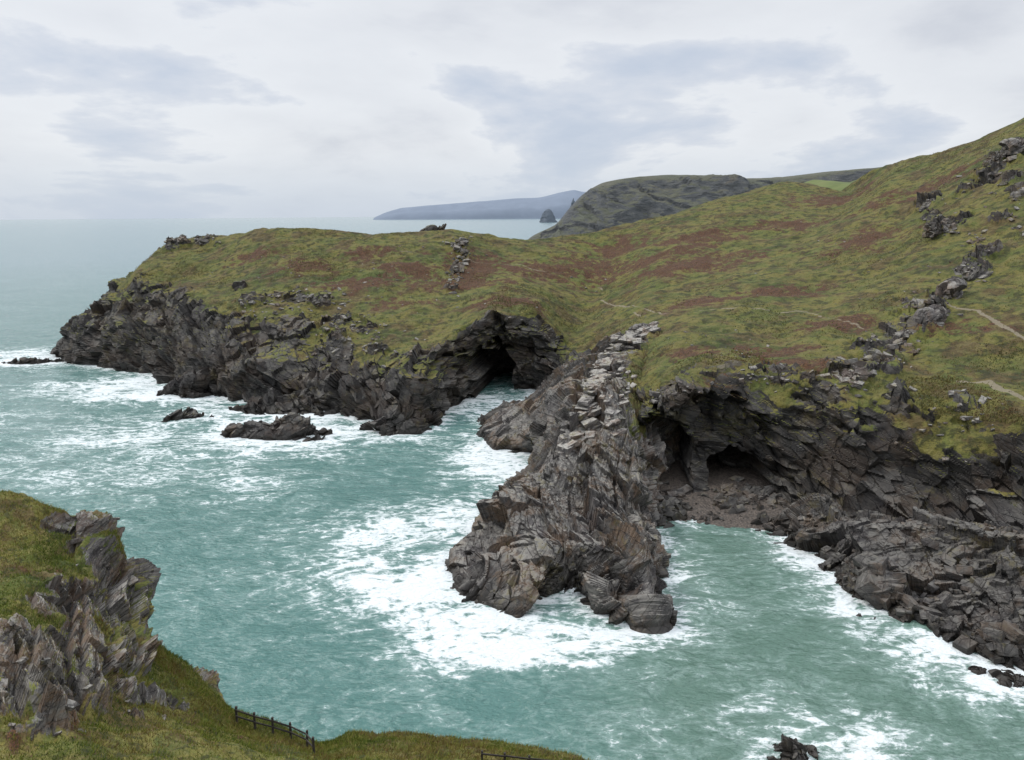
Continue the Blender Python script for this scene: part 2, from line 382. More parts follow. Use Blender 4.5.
for s_ in sec:
    s_=list(s_); cen=(s_[0]+s_[-1])/2
    a=s_[0]+(s_[0]-cen)*0.06; a[2]=-6; b=s_[-1]+(s_[-1]-cen)*0.06; b[2]=min(-6,s_[-1][2]-14)
    C.append([a]+s_+[b])
V,u,v=loft(C,[50,50,50,50,55,65,75,75,75,60],[14,85,85,95,75,85,14])
flip=1 if normals(V,1)[...,2].mean()>0 else -1
UU,VV=np.meshgrid(u,v,indexing='ij')
N=smooth(normals(V,flip),5)
rock=np.clip(1.0-0.95*ss(3.4,2.0,UU+1.2*fbm(V,12,3,2))*ss(3.6,4.4,VV+0.8*fbm(V,7,3,3)),0,1)
rock*=1-0.5*ss(6.0,3.5,UU)*ss(3.6,4.6,VV)*ss(5.4,4.6,VV)*ss(-0.1,0.2,fbm(V,9,3,8))
rock=np.maximum(rock,ss(5.0,5.6,VV))
c=W(588,606); d=np.hypot((V[...,0]-c[0]+(V[...,1]-c[1])*.25)/2.0,(V[...,1]-c[1])/11); notch=ss(1.2,0.2,d)
V[...,2]-=notch*6
rd=rockd(V,BP,0.9,41,levels=((4.5,30,3.2),(1.7,14,1.3),(0.7,7,0.3)),big=1.0,k=.75,fa=.22,fs=14)
V=V+N*(rd*(0.3+0.7*rock))[...,None]
N2=smooth(normals(V,flip),3)
V=V+N2*(rockd(V,BP,0.3,61,LV2,.3,fa=.16)*0.5*rock)[...,None]
zz=np.zeros_like(rock)
grid_mesh("rocky_promontory",V,flip,matP,{'rock':rock,'heath':zz+.2*(1-rock),'path':zz},np.ones_like(rock))
pkP=Picker(V); coast.append(V[np.abs(V[...,2])<0.35])
# ------------------------------------------------------------------ right rock shelf
sec=[
 (W(784,540),P(790,530,145),P(798,520,148),P(806,520,153),P(812,528,157)),
 (W(800,558),P(806,536,140),P(812,508,146),P(826,503,149),P(832,520,155)),
 (W(842,586),P(840,560,128),P(843,526,137),P(852,520,145),P(858,530,151)),
 (W(880,610),P(882,576,119),P(892,532,130),P(902,523,140),P(908,530,147)),
 (W(940,638),P(945,600,111),P(950,536,124),P(957,526,135),P(962,532,143)),
 (W(1010,668),P(1015,622,104),P(1020,545,117),P(1027,532,130),P(1032,532,140)),
 (W(1120,710),P(1125,650,97),P(1130,575,107),P(1137,552,120),P(1142,540,130)),
 (W(1300,790),P(1305,710,84),P(1310,620,93),P(1320,600,104),P(1320,600,112)),
]
C=[]
for s_ in sec:
    a=s_[0]+np.array([-1,-2,0]); a=np.array([a[0],a[1],-6]); b=s_[-1]+np.array([0,6,-10.0]); C.append([a]+list(s_)+[b])
V,u,v=loft(C,[30,60,60,80,90,110,60],[12,75,95,50,30,10])
flip=1 if normals(V,1)[...,2].mean()>0 else -1
UU,VV=np.meshgrid(u,v,indexing='ij')
N=smooth(normals(V,flip),5); rock=np.ones(V.shape[:2])
V=V+N*(rockd(V,BS,0.8,141,fa=.36,k=.6,big=1.0)*(.55+.45*ss(4.2,3.2,VV))*1.0+fbm(V,9,2,3)*.6+.3)[...,None]
N=smooth(normals(V,flip),3); V=V+N*(rockd(V,BS,0.3,161,LV2,.3,fa=.22)*0.6)[...,None]
zz=np.zeros_like(rock)
grid_mesh("rock_shelf",V,flip,matS,{'rock':rock,'heath':zz,'path':zz},rock)
pkS=Picker(V); coast.append(V[np.abs(V[...,2])<0.35])
# ------------------------------------------------------------------ rock masses
def rock_mass(name,c,size,rot=0,mat=matS,seed=0,nn=(-0.4,-0.1,0.9),s=0.5,n=100,pw=0.5,emb=2.5,sea=True):
    th=np.linspace(0,2*math.pi,n*2+1); r=np.linspace(1,0,n)
    R,T=np.meshgrid(r,th,indexing='ij')
    px=R*np.cos(T)*size[0]*(1+0.18*np.sin(T*3+seed)+0.12*np.cos(T*5+seed*2)); py=R*np.sin(T)*size[1]*(1+0.15*np.cos(T*4+seed))
    pz=(1-R**2.0)**pw*(size[2]+emb)-emb
    pz=np.where(pz>0,pz*(0.75+0.5*np.cos(T+seed)*R),pz)
    cr,sr=math.cos(rot),math.sin(rot)
    V=np.stack([c[0]+px*cr-py*sr,c[1]+px*sr+py*cr,c[2]+pz],-1)
    fl=1 if normals(V,1)[...,2].mean()>0 else -1
    N=smooth(normals(V,fl),3)
    m=ss(0,0.1,R)*0.7+0.3
    V=V+N*((rockd(V,nn,s,seed,fa=.3)*1.2)*m)[...,None]
    V[:,-1]=V[:,0]
    V[-1]=V[-1].mean(0)
    rk=np.ones(V.shape[:2]); zz=rk*0
    if sea: coast.append(V[np.abs(V[...,2])<0.2])
    return grid_mesh(name,V,fl,mat,{'rock':rk,'heath':zz,'path':zz},rk)
rock_mass("sea_rock",W(187,418),(7,4.5,3.6),0.2,seed=3,s=0.45)
rock_mass("sea_rock",W(282,436),(15,6,4.4),-0.1,seed=5,s=0.6)
rock_mass("sea_rock",W(232,427),(3,2,0.6),0,seed=8,s=0.3)
rock_mass("sea_rock",W(790,762),(4.2,3.0,1.4),0.3,seed=6,s=0.3)
rock_mass("sea_rock",W(1012,680),(4,2.2,0.7),0.2,seed=9,s=0.3)
rock_mass("sea_rock",W(978,674),(2,1.2,0.4),0,seed=10,s=0.25)
rock_mass("sea_rock",W(862,618),(1.6,1.2,0.5),0,seed=12,s=0.25)
rock_mass("sea_rock",W(30,362),(16,4,0.6),0.1,seed=13,s=0.5)
rock_mass("rock_buttress",W(398,430)+np.array([0,4,0]),(11,7,6),0.5,matA,seed=14,s=0.8)
rock_mass("rock_buttress",W(300,414)+np.array([0,5,0]),(20,8,7),0.0,matA,seed=24,s=1.0,nn=BA)
rock_mass("rock_buttress",W(190,396)+np.array([0,7,0]),(14,9,9),0.4,matA,seed=26,s=1.0,nn=BA)
rock_mass("rock_buttress",W(625,606)+np.array([0,3,0]),(5.8,7,7.0),0.1,matP,seed=15,nn=BP,s=0.8)
rock_mass("rock_buttress",W(515,592)+np.array([0,4,0]),(9.0,7,4.8),0.4,matP,seed=17,nn=BP,s=0.9)
rock_mass("rock_buttress",W(640,560)+np.array([0,3,0]),(3.2,8,6.8),0.1,matP,seed=18,nn=BP,s=0.8)
rock_mass("rock_crag",P(432,238,440),(13,8,7.5),0,matA,seed=19,s=0.8,emb=12)
rock_mass("rock_pinnacle",P(812,524,148)+np.array([0,0,-1.0]),(3.2,3,5.4),0.3,matP,seed=20,s=0.5)
matC=land_mat("crag_rock",BS,1.35,0.7,0.8,0.2,ledge=0.8,bright=.33)
for i,(a,b,sx,sy,sz,ro) in enumerate([(996,158,9,5,4.5,.5),(1016,146,7,5,4,.5),(984,182,5,4,3,.6),(944,222,8,4.5,3.6,.5),(928,204,5,3,3,.6),(970,268,5,3,2.5,.7),(948,292,5,3,2.4,.8),(926,312,6,3.2,2.8,.8),(904,332,6,3,2.6,.8),(880,352,6,3,2.6,.7),(856,370,5,3,2.2,.7),(1018,192,4,3,3,.5)]):
    rock_mass("rock_crag",pk(a,b)-np.array([0,0,1.0]),(sx*.9,sy*.85,sz*.8),ro,matC,seed=40+i,s=.7,n=60,emb=3,nn=(-.6,-.2,.75),sea=False)
# ------------------------------------------------------------------ angular blocks
protos=[]
for k in range(14):
    bm=bmesh.new()
    pts=[]
    for sx in (-1,1):
        for sy in (-1,1):
            for sz in (-1,1):
                pts.append((sx*random.uniform(.55,1),sy*random.uniform(.55,1),sz*random.uniform(.6,1)))
    for _ in range(6): pts.append(tuple(random.uniform(-1,1)*1.02 for _ in range(3)))
    for p in pts: bm.verts.new(p)
    r=bmesh.ops.convex_hull(bm,input=bm.verts)
    bmesh.ops.delete(bm,geom=[g for g in r['geom_interior'] if isinstance(g,bmesh.types.BMVert)],context='VERTS')
    bmesh.ops.triangulate(bm,faces=bm.faces[:]); bm.verts.index_update()
    protos.append((np.array([w.co[:] for w in bm.verts]),np.array([[q.index for q in f.verts] for f in bm.faces])))
    bm.free()
def blocks(name,items,mat):
    vs=[];fs=[];o=0
    for (p,sz,rz,tx,ty) in items:
        a,f=protos[random.randrange(14)]
        Rm=np.array((Matrix.Rotation(rz,3,'Z')@Matrix.Rotation(tx,3,'X')@Matrix.Rotation(ty,3,'Y')))
        q=(a*np.array(sz)*0.5)@Rm.T+p; vs.append(q); fs.append(f+o); o+=len(q)
    vs=np.concatenate(vs); fs=np.concatenate(fs)
    z=np.ones(len(vs))
    return raw_mesh(name,vs,fs.reshape(-1),3,mat,{'rock':z,'heath':z*0,'path':z*0})
matB=land_mat("boulder_stone",BA,1.4,0.75,0.5,0.1,ledge=0.0,bright=.32)
matW=land_mat("crest_stone",BP,1.7,0.8,0.5,0.2,ledge=0.0,bright=.40)
matBd=land_mat("dark_boulder_stone",BS,0.85,0.4,0.5,0.1,ledge=0.0,bright=.22)
def scat(pick,a,b,sa,sb,n,s0,s1,flat=0.6,tilt=0.35):
    L=[]
    for _ in range(n):
        p=pick(a+random.gauss(0,sa),b+random.gauss(0,sb)); s=s0+(s1-s0)*random.random()**2.5
        L.append((p+np.array([0,0,-s*0.05]),(s*random.uniform(.8,1.9),s*random.uniform(.7,1.2),s*flat*random.uniform(.6,1.2)),random.uniform(0,6.3),random.gauss(0,tilt),random.gauss(0,tilt)))
    return L
L=[]
for (a,b,sa,sb,n,s0,s1) in [(990,165,14,12,50,.6,3),(942,225,10,7,30,.6,2.5),(968,268,10,6,30,.5,2.0),(930,305,14,8,40,.5,2.2),(890,340,16,9,40,.5,2.2),(845,375,14,8,40,.4,2.2),
     (305,295,26,6,60,.6,2.4),(345,325,18,7,60,.6,2.4),(270,305,25,9,60,.6,2.2),(350,345,30,8,50,.6,2),(460,240,8,3,35,.8,3),(464,256,5,6,35,.8,3),(455,275,4,7,35,.7,2.5),(190,238,18,2,40,1,3),
     (655,395,5,4,6,.8,3.0),(690,385,20,8,16,.4,1.4),(745,350,14,5,12,.4,1.2),(700,340,40,18,30,.3,.9),(880,250,60,30,50,.3,1.2),(975,240,8,5,22,.6,2),(1015,215,8,14,24,.5,2.2),(560,300,40,20,22,.4,1.2),(395,310,50,25,60,.4,1.3),(940,410,40,20,40,.4,1.8),(780,375,30,6,30,.4,1.6),(960,190,20,12,30,.5,1.8),(250,265,40,12,40,.4,1.3),(400,265,40,12,30,.4,1.2)]:
    L+=scat(pk,a,b,sa,sb,n,s0,s1)
blocks("rocky_outcrop",L,matB)
def wallchain(pick,pts,n,w,s0,s1,sink=.03,tl=.14):
    L=[]
    for i in range(n):
        t=random.random()*(len(pts)-1); k=min(int(t),len(pts)-2); t-=k
        a=pts[k][0]*(1-t)+pts[k+1][0]*t+random.gauss(0,w); b=pts[k][1]*(1-t)+pts[k+1][1]*t+random.gauss(0,w*.6)
        p=pick(a,b); s=random.uniform(s0,s1)
        L.append((p+np.array([0,0,-s*sink]),(s*random.uniform(1,2.3),s*random.uniform(.8,1.3),s*random.uniform(.3,.55)),random.uniform(-.7,.7)+0.9,random.gauss(0,tl),random.gauss(0,tl)-.2))
    return L
L=wallchain(pkP,[(652,322),(628,336),(606,352),(598,368),(592,385)],95,3.5,.9,3.2,.16,.08)
L+=wallchain(pkP,[(592,385),(588,410),(580,430),(570,448)],45,5,1.0,3.4,.2,.08)
L+=wallchain(pkP,[(620,350),(628,380),(618,410),(612,440)],30,6,.6,2.2,.16,.1)
blocks("stone_wall",L,matW)
L=wallchain(pkS,[(868,524),(920,524),(970,528),(1024,536),(1060,545)],230,1.0,.5,1.0)
blocks("stone_wall",L,matBd)
L=[]
for (a,b,sa,sb,n,s0,s1) in [(872,572,9,7,14,1.8,5.0),(890,592,9,7,12,1.8,4.4),(850,565,14,10,24,.6,2.4),(925,610,22,10,30,.8,3.2),(990,640,20,10,30,.8,3.2),(800,540,10,6,18,.5,2),(960,570,25,14,18,.8,3)]:
    L+=scat(pkS,a,b,sa,sb,n,s0,s1,.75,.35)
blocks("shore_boulders",L,matBd)
# ------------------------------------------------------------------ beach
fr=[W(640,534,-.8),W(670,532,-.8),W(710,532,-.8),W(750,534,-.8),W(790,542,-.8),W(820,556,-.8),W(880,575,-.8)]
C=[]
for i,p in enumerate(fr):
    C.append([p+np.array([0,-3,-1.0]),p,p+np.array([0,6,1.2]),p+np.array([0,13,2.2]),p+np.array([0,48,3.2])])
V,u,v=loft(C,[60]*6,[10,60,50,60]); fl=1 if normals(V,1)[...,2].mean()>0 else -1
V[...,2]+=fbm(V,3,4,5)*0.35+fbm(V,0.8,2,6)*.12
mb,t,bs=newmat("pebbles"); tc=t.N.new('ShaderNodeTexCoord').outputs['Object']
n=t.noise(tc,1.5,6,.7); vv=t.vor(tc,2.2)
t.link(t.mix(vv,t.ramp(n,[(.35,(.07,.056,.046)),(.6,(.19,.15,.118)),(.75,(.27,.22,.18))]),(.045,.038,.032)),bs.inputs['Base Color'])
t.link(t.bump(vv,.3),bs.inputs['Normal']); bs.inputs['Roughness'].default_value=.6
grid_mesh("pebble_beach",V,fl,mb)
pkB=Picker(V); coast.append(V[(np.abs(V[...,2])<0.2)])
L=scat(pkB,668,504,10,8,130,.6,2.9,.75,.6)+scat(pkB,745,494,24,6,170,.5,2.6,.75,.6)+scat(pkB,785,520,12,8,100,.5,2.6,.75,.6)+scat(pkB,700,516,22,5,50,.3,1.2,.7,.5)
blocks("beach_boulders",L,matBd)
# ------------------------------------------------------------------ foreground cliff
cols=[
 [(-420,400,40),(-430,520,33),(-440,620,27),(-450,720,22),(-460,820,17)],
 [(-110,462,38),(-115,540,33),(-118,620,28),(-120,700,23),(-130,800,18)],
 [(0,494,37),(0,548,33),(0,610,28),(0,690,24),(0,800,18)],
 [(55,510,36.5),(52,555,33.5),(50,606,29.5),(48,690,25),(50,800,18)],
 [(104,520,36),(102,567,34),(97,622,30),(92,700,25.5),(92,800,18)],
 [(136,568,35.5),(135,600,34),(132,640,31),(130,705,27),(130,800,18)],
 [(145,628,34),(150,648,33),(157,670,31),(160,715,27),(160,800,18)],
 [(186,664,33),(192,685,31.5),(198,710,29.5),(204,740,27),(206,800,18)],
 [(234,710,32),(240,720,31),(246,737,30),(252,754,27),(256,800,18)],
 [(318,742,31.5),(318,749,30.5),(320,758,29),(322,772,26),(322,800,18)],
 [(352,735,31.5),(354,742,30.5),(356,753,29),(358,768,26),(360,800,18)],
 [(425,739,31),(425,746,30),(428,756,28.5),(430,772,26),(432,800,18)],
 [(505,751,30),(505,757,29.5),(506,763,28),(508,780,25),(510,805,18)],
 [(610,762,29),(610,769,28),(610,778,27),(610,792,24),(612,815,18)],
 [(760,790,28),(760,796,27),(760,805,26),(760,820,23),(760,840,18)],
 [(1150,860,26),(1150,870,25),(1150,880,24),(1150,900,21),(1150,930,17)],
]
C=[]
for c_ in cols:
    q=[P(*x) for x in c_]; e=q[0]; g=q[-1]
    if c_[0][0]<260: e2=np.array([e[0]+1.5,e[1]+22,-6]); o5=e+np.array([.2,1,0])*4+np.array([0,0,-16]); o1=e+np.array([.1,1,0])*1.0+np.array([0,0,-3.2])
    else: out=np.array([0.05,1,0]); e2=np.array([e[0]+5,e[1]+22,-6]); o5=e+out*5+np.array([0,0,-16]); o1=e+out*1.2+np.array([0,0,-3.2])
    C.append([e2,o5,o1,e]+q[1:]+[np.array([g[0]*.8,8,51.5]),np.array([g[0]*.8,-1,58.2]),np.array([g[0]*2,-40,60])])
V,u,v=loft(C,[40,70,90,95,85,70,70,70,80,50,70,70,70,50,30],[10,14,16,90,95,95,85,14,10,10],0.6)
flip=1 if normals(V,1)[...,2].mean()>0 else -1
UU,VV=np.meshgrid(u,v,indexing='ij'); N=smooth(normals(V,flip),6)
pkF=Picker(V[:, 40:])
rock=ss(3.0,2.7,VV)*0.9*ss(8.2,7.2,UU)
rock=outc(V,rock,[(100,548,1.2),(125,572,1.7),(118,605,1.9),(85,592,1.7),(80,640,1.5),(30,658,1.9),(15,690,2.0),(60,690,1.9),(95,665,1.5),(40,730,.9),(60,520,.8),(95,520,1.1),(130,655,.9),(150,695,.8),(178,700,.7),(120,690,.7),(45,600,1.0),(135,715,.4),(200,715,.35)],pkF,1.0,1.2,15)
V=V+N*(fbm(V,5,3,24)*0.35*ss(8.2,7,VV))[...,None]
d=rock*(masked_rockd(V,rock>.01,BF,0.34,241,levels=((4,22,2.5),(1.6,12,1.1),(0.7,5,0.25)),big=.6,k=.7,fa=.2,fs=16)*1.0+0.1)+(1-rock)*(fbm(V,.9,4,6)*.2+fbm(V,2.6,2,7)*.25)
V=V+N*(d*ss(8.5,7.4,VV))[...,None]
N=smooth(normals(V,flip),3); V=V+N*(rock*rockd(V,BF,0.12,261,LV2,.3,fa=.14)*0.45*ss(8.5,7.4,VV))[...,None]
zz=np.zeros_like(rock)
grid_mesh("foreground_cliff",V,flip,matF,{'rock':rock,'heath':zz+0.3*ss(0.1,.4,fbm(V,2,3,3)),'path':zz},rock)
Vf=V; nF=normals(V,flip)
pkF=Picker(V[:,36:])
L=scat(pkF,60,690,40,30,10,.15,.6,.4,.2)+scat(pkF,105,545,25,25,6,.15,.6,.4,.2)+scat(pkF,150,690,25,18,12,.1,.3,.5,.3)
blocks("loose_stones",L,land_mat("near_stone",BF,1.3,0.75,0.12,ledge=0))
mg=blade_mat("grass_blades",[(.2,(.05,.08,.012)),(.4,(.11,.15,.02)),(.52,(.20,.21,.035)),(.62,(.26,.22,.07)),(.72,(.15,.08,.03)),(.85,(.09,.11,.02))])
ok=(((rock<0.3)|((nF[...,2]>.8)&(fbm(V,1.0,3,70)>.05)))&(VV>2.95)&(VV<7.3)&(UU<13))
blades("grass",V,ok,160000,.04,.16,.014,mg,.05,.5)
# ------------------------------------------------------------------ fence
mw,t,bs=newmat("weathered_wood"); tc=t.N.new('ShaderNodeTexCoord').outputs['Object']
t.link(t.ramp(t.noise(tc,6,6,.7),[(.3,(.02,.017,.015)),(.7,(.07,.06,.05))]),bs.inputs['Base Color']); bs.inputs['Roughness'].default_value=.9
def beam(name,a,b,w,h,parent,mat=mw):
    a=Vector(a);b=Vector(b); d=b-a; L=d.length
    bm=bmesh.new(); bmesh.ops.create_cube(bm,size=1); bmesh.ops.scale(bm,vec=(w,h,L),verts=bm.verts)
    bmesh.ops.bevel(bm,geom=bm.edges[:],offset=min(w,h)*.15,segments=1,affect='EDGES')
    me=bpy.data.meshes.new(name); bm.to_mesh(me); bm.free(); me.materials.append(mat)
    ob=bpy.data.objects.new(name,me); scene.collection.objects.link(ob)
    ob.location=(a+b)/2; ob.rotation_euler=d.to_track_quat('Z','Y').to_euler(); ob.parent=parent; return ob
def fence(pts,h,name="wooden_fence",rails=(0.9,0.5)):
    e=bpy.data.objects.new(name,None); scene.collection.objects.link(e)
    B=[pkF(*p) for p in pts]
    for i,b in enumerate(B):
        beam(f"post_{i+1}",b-np.array([0,0,.4]),b+np.array([random.gauss(0,.03),0,h+0.06]),.09,.09,e)
    for i in range(len(B)-1):
        for k,r in enumerate(rails):
            beam(f"rail_{i+1}_{k+1}",B[i]+np.array([0,-.06,h*r]),B[i+1]+np.array([0,-.06,h*r+random.gauss(0,.02)]),.04,.07,e)
fence([(238,720),(256,726),(274,731),(292,736),(308,744),(316,752)],.72)
fence([(482,757),(505,759),(530,762),(560,766),(585,769),(605,771)],.35,rails=(.9,))
# ------------------------------------------------------------------ distant land
mh,t,bs=newmat("distant_hill_land"); tc=t.N.new('ShaderNodeTexCoord').outputs['Object']; geo=t.N.new('ShaderNodeNewGeometry')
sp=t.N.new('ShaderNodeSeparateXYZ'); t.link(geo.outputs['Normal'],sp.inputs[0])
n=t.noise(tc,.012,8,.65); n2=t.noise(t.mapping(tc,(0,.5,0),(1,1,3)),.05,7,.7)
gr=t.ramp(n,[(.35,(.07,.078,.035)),(.55,(.11,.105,.05)),(.7,(.10,.08,.05))])
rc=t.ramp(n2,[(.35,(.045,.045,.043)),(.65,(.16,.155,.14))])
f=t.ss(.88,.66,t.m('ADD',sp.outputs[2],t.m('MULTIPLY',t.m('SUBTRACT',n2,.5),.9)))
t.link(t.mix(.16,t.mix(f,gr,rc),(.25,.29,.34)),bs.inputs['Base Color']); bs.inputs['Roughness'].default_value=1  # last mix paints blue-grey aerial haze into the hill's base colour
t.link(t.bump(n2,12,.9),bs.inputs['Normal'])
sk=[(505,262,1000),(530,238,1010),(556,225,1020),(572,208,1030),(585,195,1045),(605,183,1060),(640,177,1080),(690,175,1100),(740,179,1120),(790,177,1130),(840,171,1100),(890,167,1080),(950,160,1060),(1100,140,1000)]
C=[]
for (a,b,Y) in sk:
    e=P(a,b,Y); zt=e[2]
    C.append([np.array([e[0]-60*max(0,(600-a)/90),e[1]-170,-8]),np.array([e[0]-20*max(0,(600-a)/90),e[1]-110,max(zt*.35,-5)]),np.array([e[0],e[1]-45,zt*.8]),e,e+np.array([0,120,-8]),np.array([e[0],e[1]+500,-5])])
V,u,v=loft(C,[24]*13,[20,50,40,20,10]); fl=1 if normals(V,1)[...,2].mean()>0 else -1
N=smooth(normals(V,fl),4); UU,VV=np.meshgrid(u,v,indexing='ij')
V=V+N*(fbm(V,90,5,3,.6)*20*ss(3.1,2.4,VV)+fbm(V,40,4,5)*1.5+rockd(V,(.3,-.3,.9),8,9,fa=.35,k=1,fs=8)*.28*ss(3,2.4,VV))[...,None]
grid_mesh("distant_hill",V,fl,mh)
sk=[(780,196,760),(812,176,780),(850,178,760),(905,163,740),(960,152,720),(1030,150,700)]
C=[]
for (a,b,Y) in sk:
    e=P(a,b+4,Y); C.append([e+np.array([0,-250,-45]),e+np.array([0,-120,-14]),e,e+np.array([0,200,-20])])
V,u,v=loft(C,[30]*5,[20,30,10]); fl=1 if normals(V,1)[...,2].mean()>0 else -1
V[...,2]+=fbm(V,60,4,5)*3
mu,t,bs=newmat("field_grass"); tc=t.N.new('ShaderNodeTexCoord').outputs['Object']
n=t.noise(tc,.02,6,.6)
t.link(t.ramp(n,[(.35,(.07,.09,.03)),(.5,(.12,.15,.045)),(.65,(.16,.17,.06))]),bs.inputs['Base Color']); bs.inputs['Roughness'].default_value=1
grid_mesh("upland_field",V,fl,mu)
def hazy(name,col):  # aerial perspective painted in: base colour carries the distance haze
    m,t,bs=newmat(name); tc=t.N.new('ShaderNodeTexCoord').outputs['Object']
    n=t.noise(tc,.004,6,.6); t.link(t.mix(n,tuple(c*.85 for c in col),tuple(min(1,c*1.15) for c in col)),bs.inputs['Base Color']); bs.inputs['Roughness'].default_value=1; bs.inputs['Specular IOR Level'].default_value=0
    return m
mz=hazy("hazy_coast_land",(.225,.262,.32)); mz2=hazy("hazy_sea_stack_rock",(.13,.15,.175))
sk=[(380,216),(388,212),(402,208),(430,205),(470,202),(510,199),(540,197),(562,192),(574,190),(588,192),(640,190),(760,188)]
C=[]
for (a,b) in sk:
    e=P(a,b,16000); C.append([np.array([e[0],e[1]-900,-30]),np.array([e[0],e[1]-700,(max(e[2],0))*.5]),e,e+np.array([0,2500,-20])])
V,u,v=loft(C,[24]*11,[14,16,8]); fl=1 if normals(V,1)[...,2].mean()>0 else -1
V[...,2]+=fbm(V,600,4,5)*18*ss(0,60,V[...,2])
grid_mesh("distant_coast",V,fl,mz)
def stack(a,w,top,Y,seed,pw=1.3):
    c=P(a,218,Y); tz=P(a,top,Y)[2]
    th=np.linspace(0,2*math.pi,49); r=np.linspace(1,0,30); R,T=np.meshgrid(r,th,indexing='ij')
    V=np.stack([c[0]+R*np.cos(T)*w,c[1]+R*np.sin(T)*w,(1-R**pw)*(tz+20)-20],-1)
    V=V+fbm(V,w*.5,4,seed)[...,None]*np.array([.25,.25,.12])*w; V[:,-1]=V[:,0]; V[-1]=V[-1].mean(0)
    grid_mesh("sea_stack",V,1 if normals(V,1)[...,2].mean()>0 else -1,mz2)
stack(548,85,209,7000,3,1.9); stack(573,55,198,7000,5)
# ------------------------------------------------------------------ sea
xs=np.concatenate([-260-np.geomspace(1,60000,50)[::-1],np.arange(-260,190,.8),190+np.geomspace(1,60000,50)])
ys=np.concatenate([30-np.geomspace(1,6000,20)[::-1],np.arange(30,400,.7),400+np.geomspace(1,110000,110)])
Xg,Yg=np.meshgrid(xs,ys,indexing='ij'); V=np.stack([Xg,Yg,np.zeros_like(Xg)],-1)
near=np.exp(-np.maximum(0,Yg-350)/150)*np.exp(-np.maximum(0,np.abs(Xg)-280)/100)
V[...,2]=near*(fbm(V*np.array([.7,1.3,1]),18,4,3)*.9+fbm(V,4,3,4)*.22)
pts=np.concatenate(coast)[:, :2]; pts=pts[(pts[:,1]<420)&(pts[:,0]>-260)&(pts[:,0]<200)]
pts=np.unique(np.round(pts/1.5)*1.5,axis=0)
flat=V[...,:2].reshape(-1,2); selm=(flat[:,0]>-262)&(flat[:,0]<192)&(flat[:,1]>28)&(flat[:,1]<420)
ids=np.where(selm)[0]; dist=np.full(len(flat),99.0)
pp=pts.astype(np.float32)
for k in range(0,len(ids),4000):
    a=flat[ids[k:k+4000]].astype(np.float32)
    d2=(a*a).sum(1)[:,None]+(pp*pp).sum(1)[None]-2*a@pp.T
    dist[ids[k:k+4000]]=np.sqrt(np.maximum(d2.min(1),0))
dist=dist.reshape(Xg.shape)
lf=fbm(V,34,3,9); lf2=fbm(V,11,4,19)
foam=(0.55+.6*lf2)*np.exp(-dist/2.8)+0.16*np.exp(-dist/12)
foam+=0.15*ss(25,-60,Xg)*np.exp(-((Yg-240)/110)**2)+0.07
def blob(a,b,sx,sy,A,rot=0):
    global foam
    c=W(a,b); dx=Xg-c[0]+lf*11; dy=Yg-c[1]+lf2*9; cr,sr=math.cos(rot),math.sin(rot)
    foam=foam+A*np.exp(-((dx*cr+dy*sr)/sx)**2-((-dx*sr+dy*cr)/sy)**2)
for bb in [(15,354,30,18,.75),(110,385,22,12,.6),(140,400,26,7,.5,-.3),(180,438,36,9,.32,-.1),(260,450,28,8,.26),(330,432,20,8,.28),(455,405,12,12,.42),(490,402,14,9,.4),(500,455,13,15,.55),(470,470,14,14,.24),
           (425,530,12,18,.36),(410,590,14,10,.40),(450,600,11,9,.44),(440,640,16,5,.2),(520,640,12,5,.52),(590,650,12,4.5,.50),(640,640,6,4.5,.33),(690,590,5,9,.14),(800,560,5,5,.32),(850,608,7,3.5,.32),(930,645,12,4,.46),(985,680,10,5,.52),(1000,705,9,4,.15),
           (700,742,9,2.5,.3),(800,745,8,3.5,.42),(840,757,7,3.5,.32),(360,480,26,18,.1),(110,470,45,16,.12),(60,420,45,12,.12),(330,530,20,12,.08)]:
    blob(*bb)
calm=np.exp(-(((Xg-30)/28)**2+((Yg-115)/22)**2)); foam-=0.08*calm
foam=foam*(1+.6*lf)
foam=0.82*(1-np.exp(-np.maximum(foam,0)/0.60))
foam=np.where(near>0.02,foam,0.10)
V[...,2]+=np.clip(foam,0,1)*near*(.15+.5*np.maximum(lf2,0))
cove=ss(-5,25,Xg)*ss(175,140,Yg)*ss(260,180,Xg)
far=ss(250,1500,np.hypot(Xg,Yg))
mS,t,bs=newmat("sea_water"); tc=t.N.new('ShaderNodeTexCoord').outputs['Object']
fo=t.attr('foam'); cv=t.attr('cove'); fa=t.attr('far')
mp=t.mapping(tc,(0,0,.35),(.75,1.25,1))
w1=t.noise(mp,.07,3,.55,1.8); w2=t.noise(mp,.22,5,.6,1.5); w3=t.noise(mp,.9,5,.72,.8); w0=t.noise(mp,.035,3,.6,.8)
rid=lambda x,s_:t.m('MAXIMUM',t.m('SUBTRACT',1.0,t.m('MULTIPLY',t.m('ABSOLUTE',t.m('SUBTRACT',x,.5)),s_)),-.5)
pat=t.m('ADD',t.m('MULTIPLY',rid(w1,9),.30),t.m('ADD',t.m('MULTIPLY',rid(w2,8),.32),t.m('MULTIPLY',t.m('SUBTRACT',w3,.5),1.5)))
pat=t.m('ADD',pat,t.m('MULTIPLY',t.m('SUBTRACT',w0,.5),.9))
x=t.m('ADD',fo,t.m('MULTIPLY',pat,.66))
fm=t.ss(.57,.84,x); soft=t.m('MULTIPLY',t.ss(.25,.75,x),.42)
big=t.noise(tc,.02,3,.6)
wc=t.mix(big,(.068,.168,.152),(.110,.222,.196)); wc=t.mix(cv,wc,(.110,.190,.150)); wc=t.mix(fa,wc,(.145,.232,.248))  # far tint: averaged sky reflection painted into the distant water colour
col=t.mix(soft,wc,(.40,.52,.49)); col=t.mix(t.m('MULTIPLY',fm,.93),col,(.80,.84,.84))
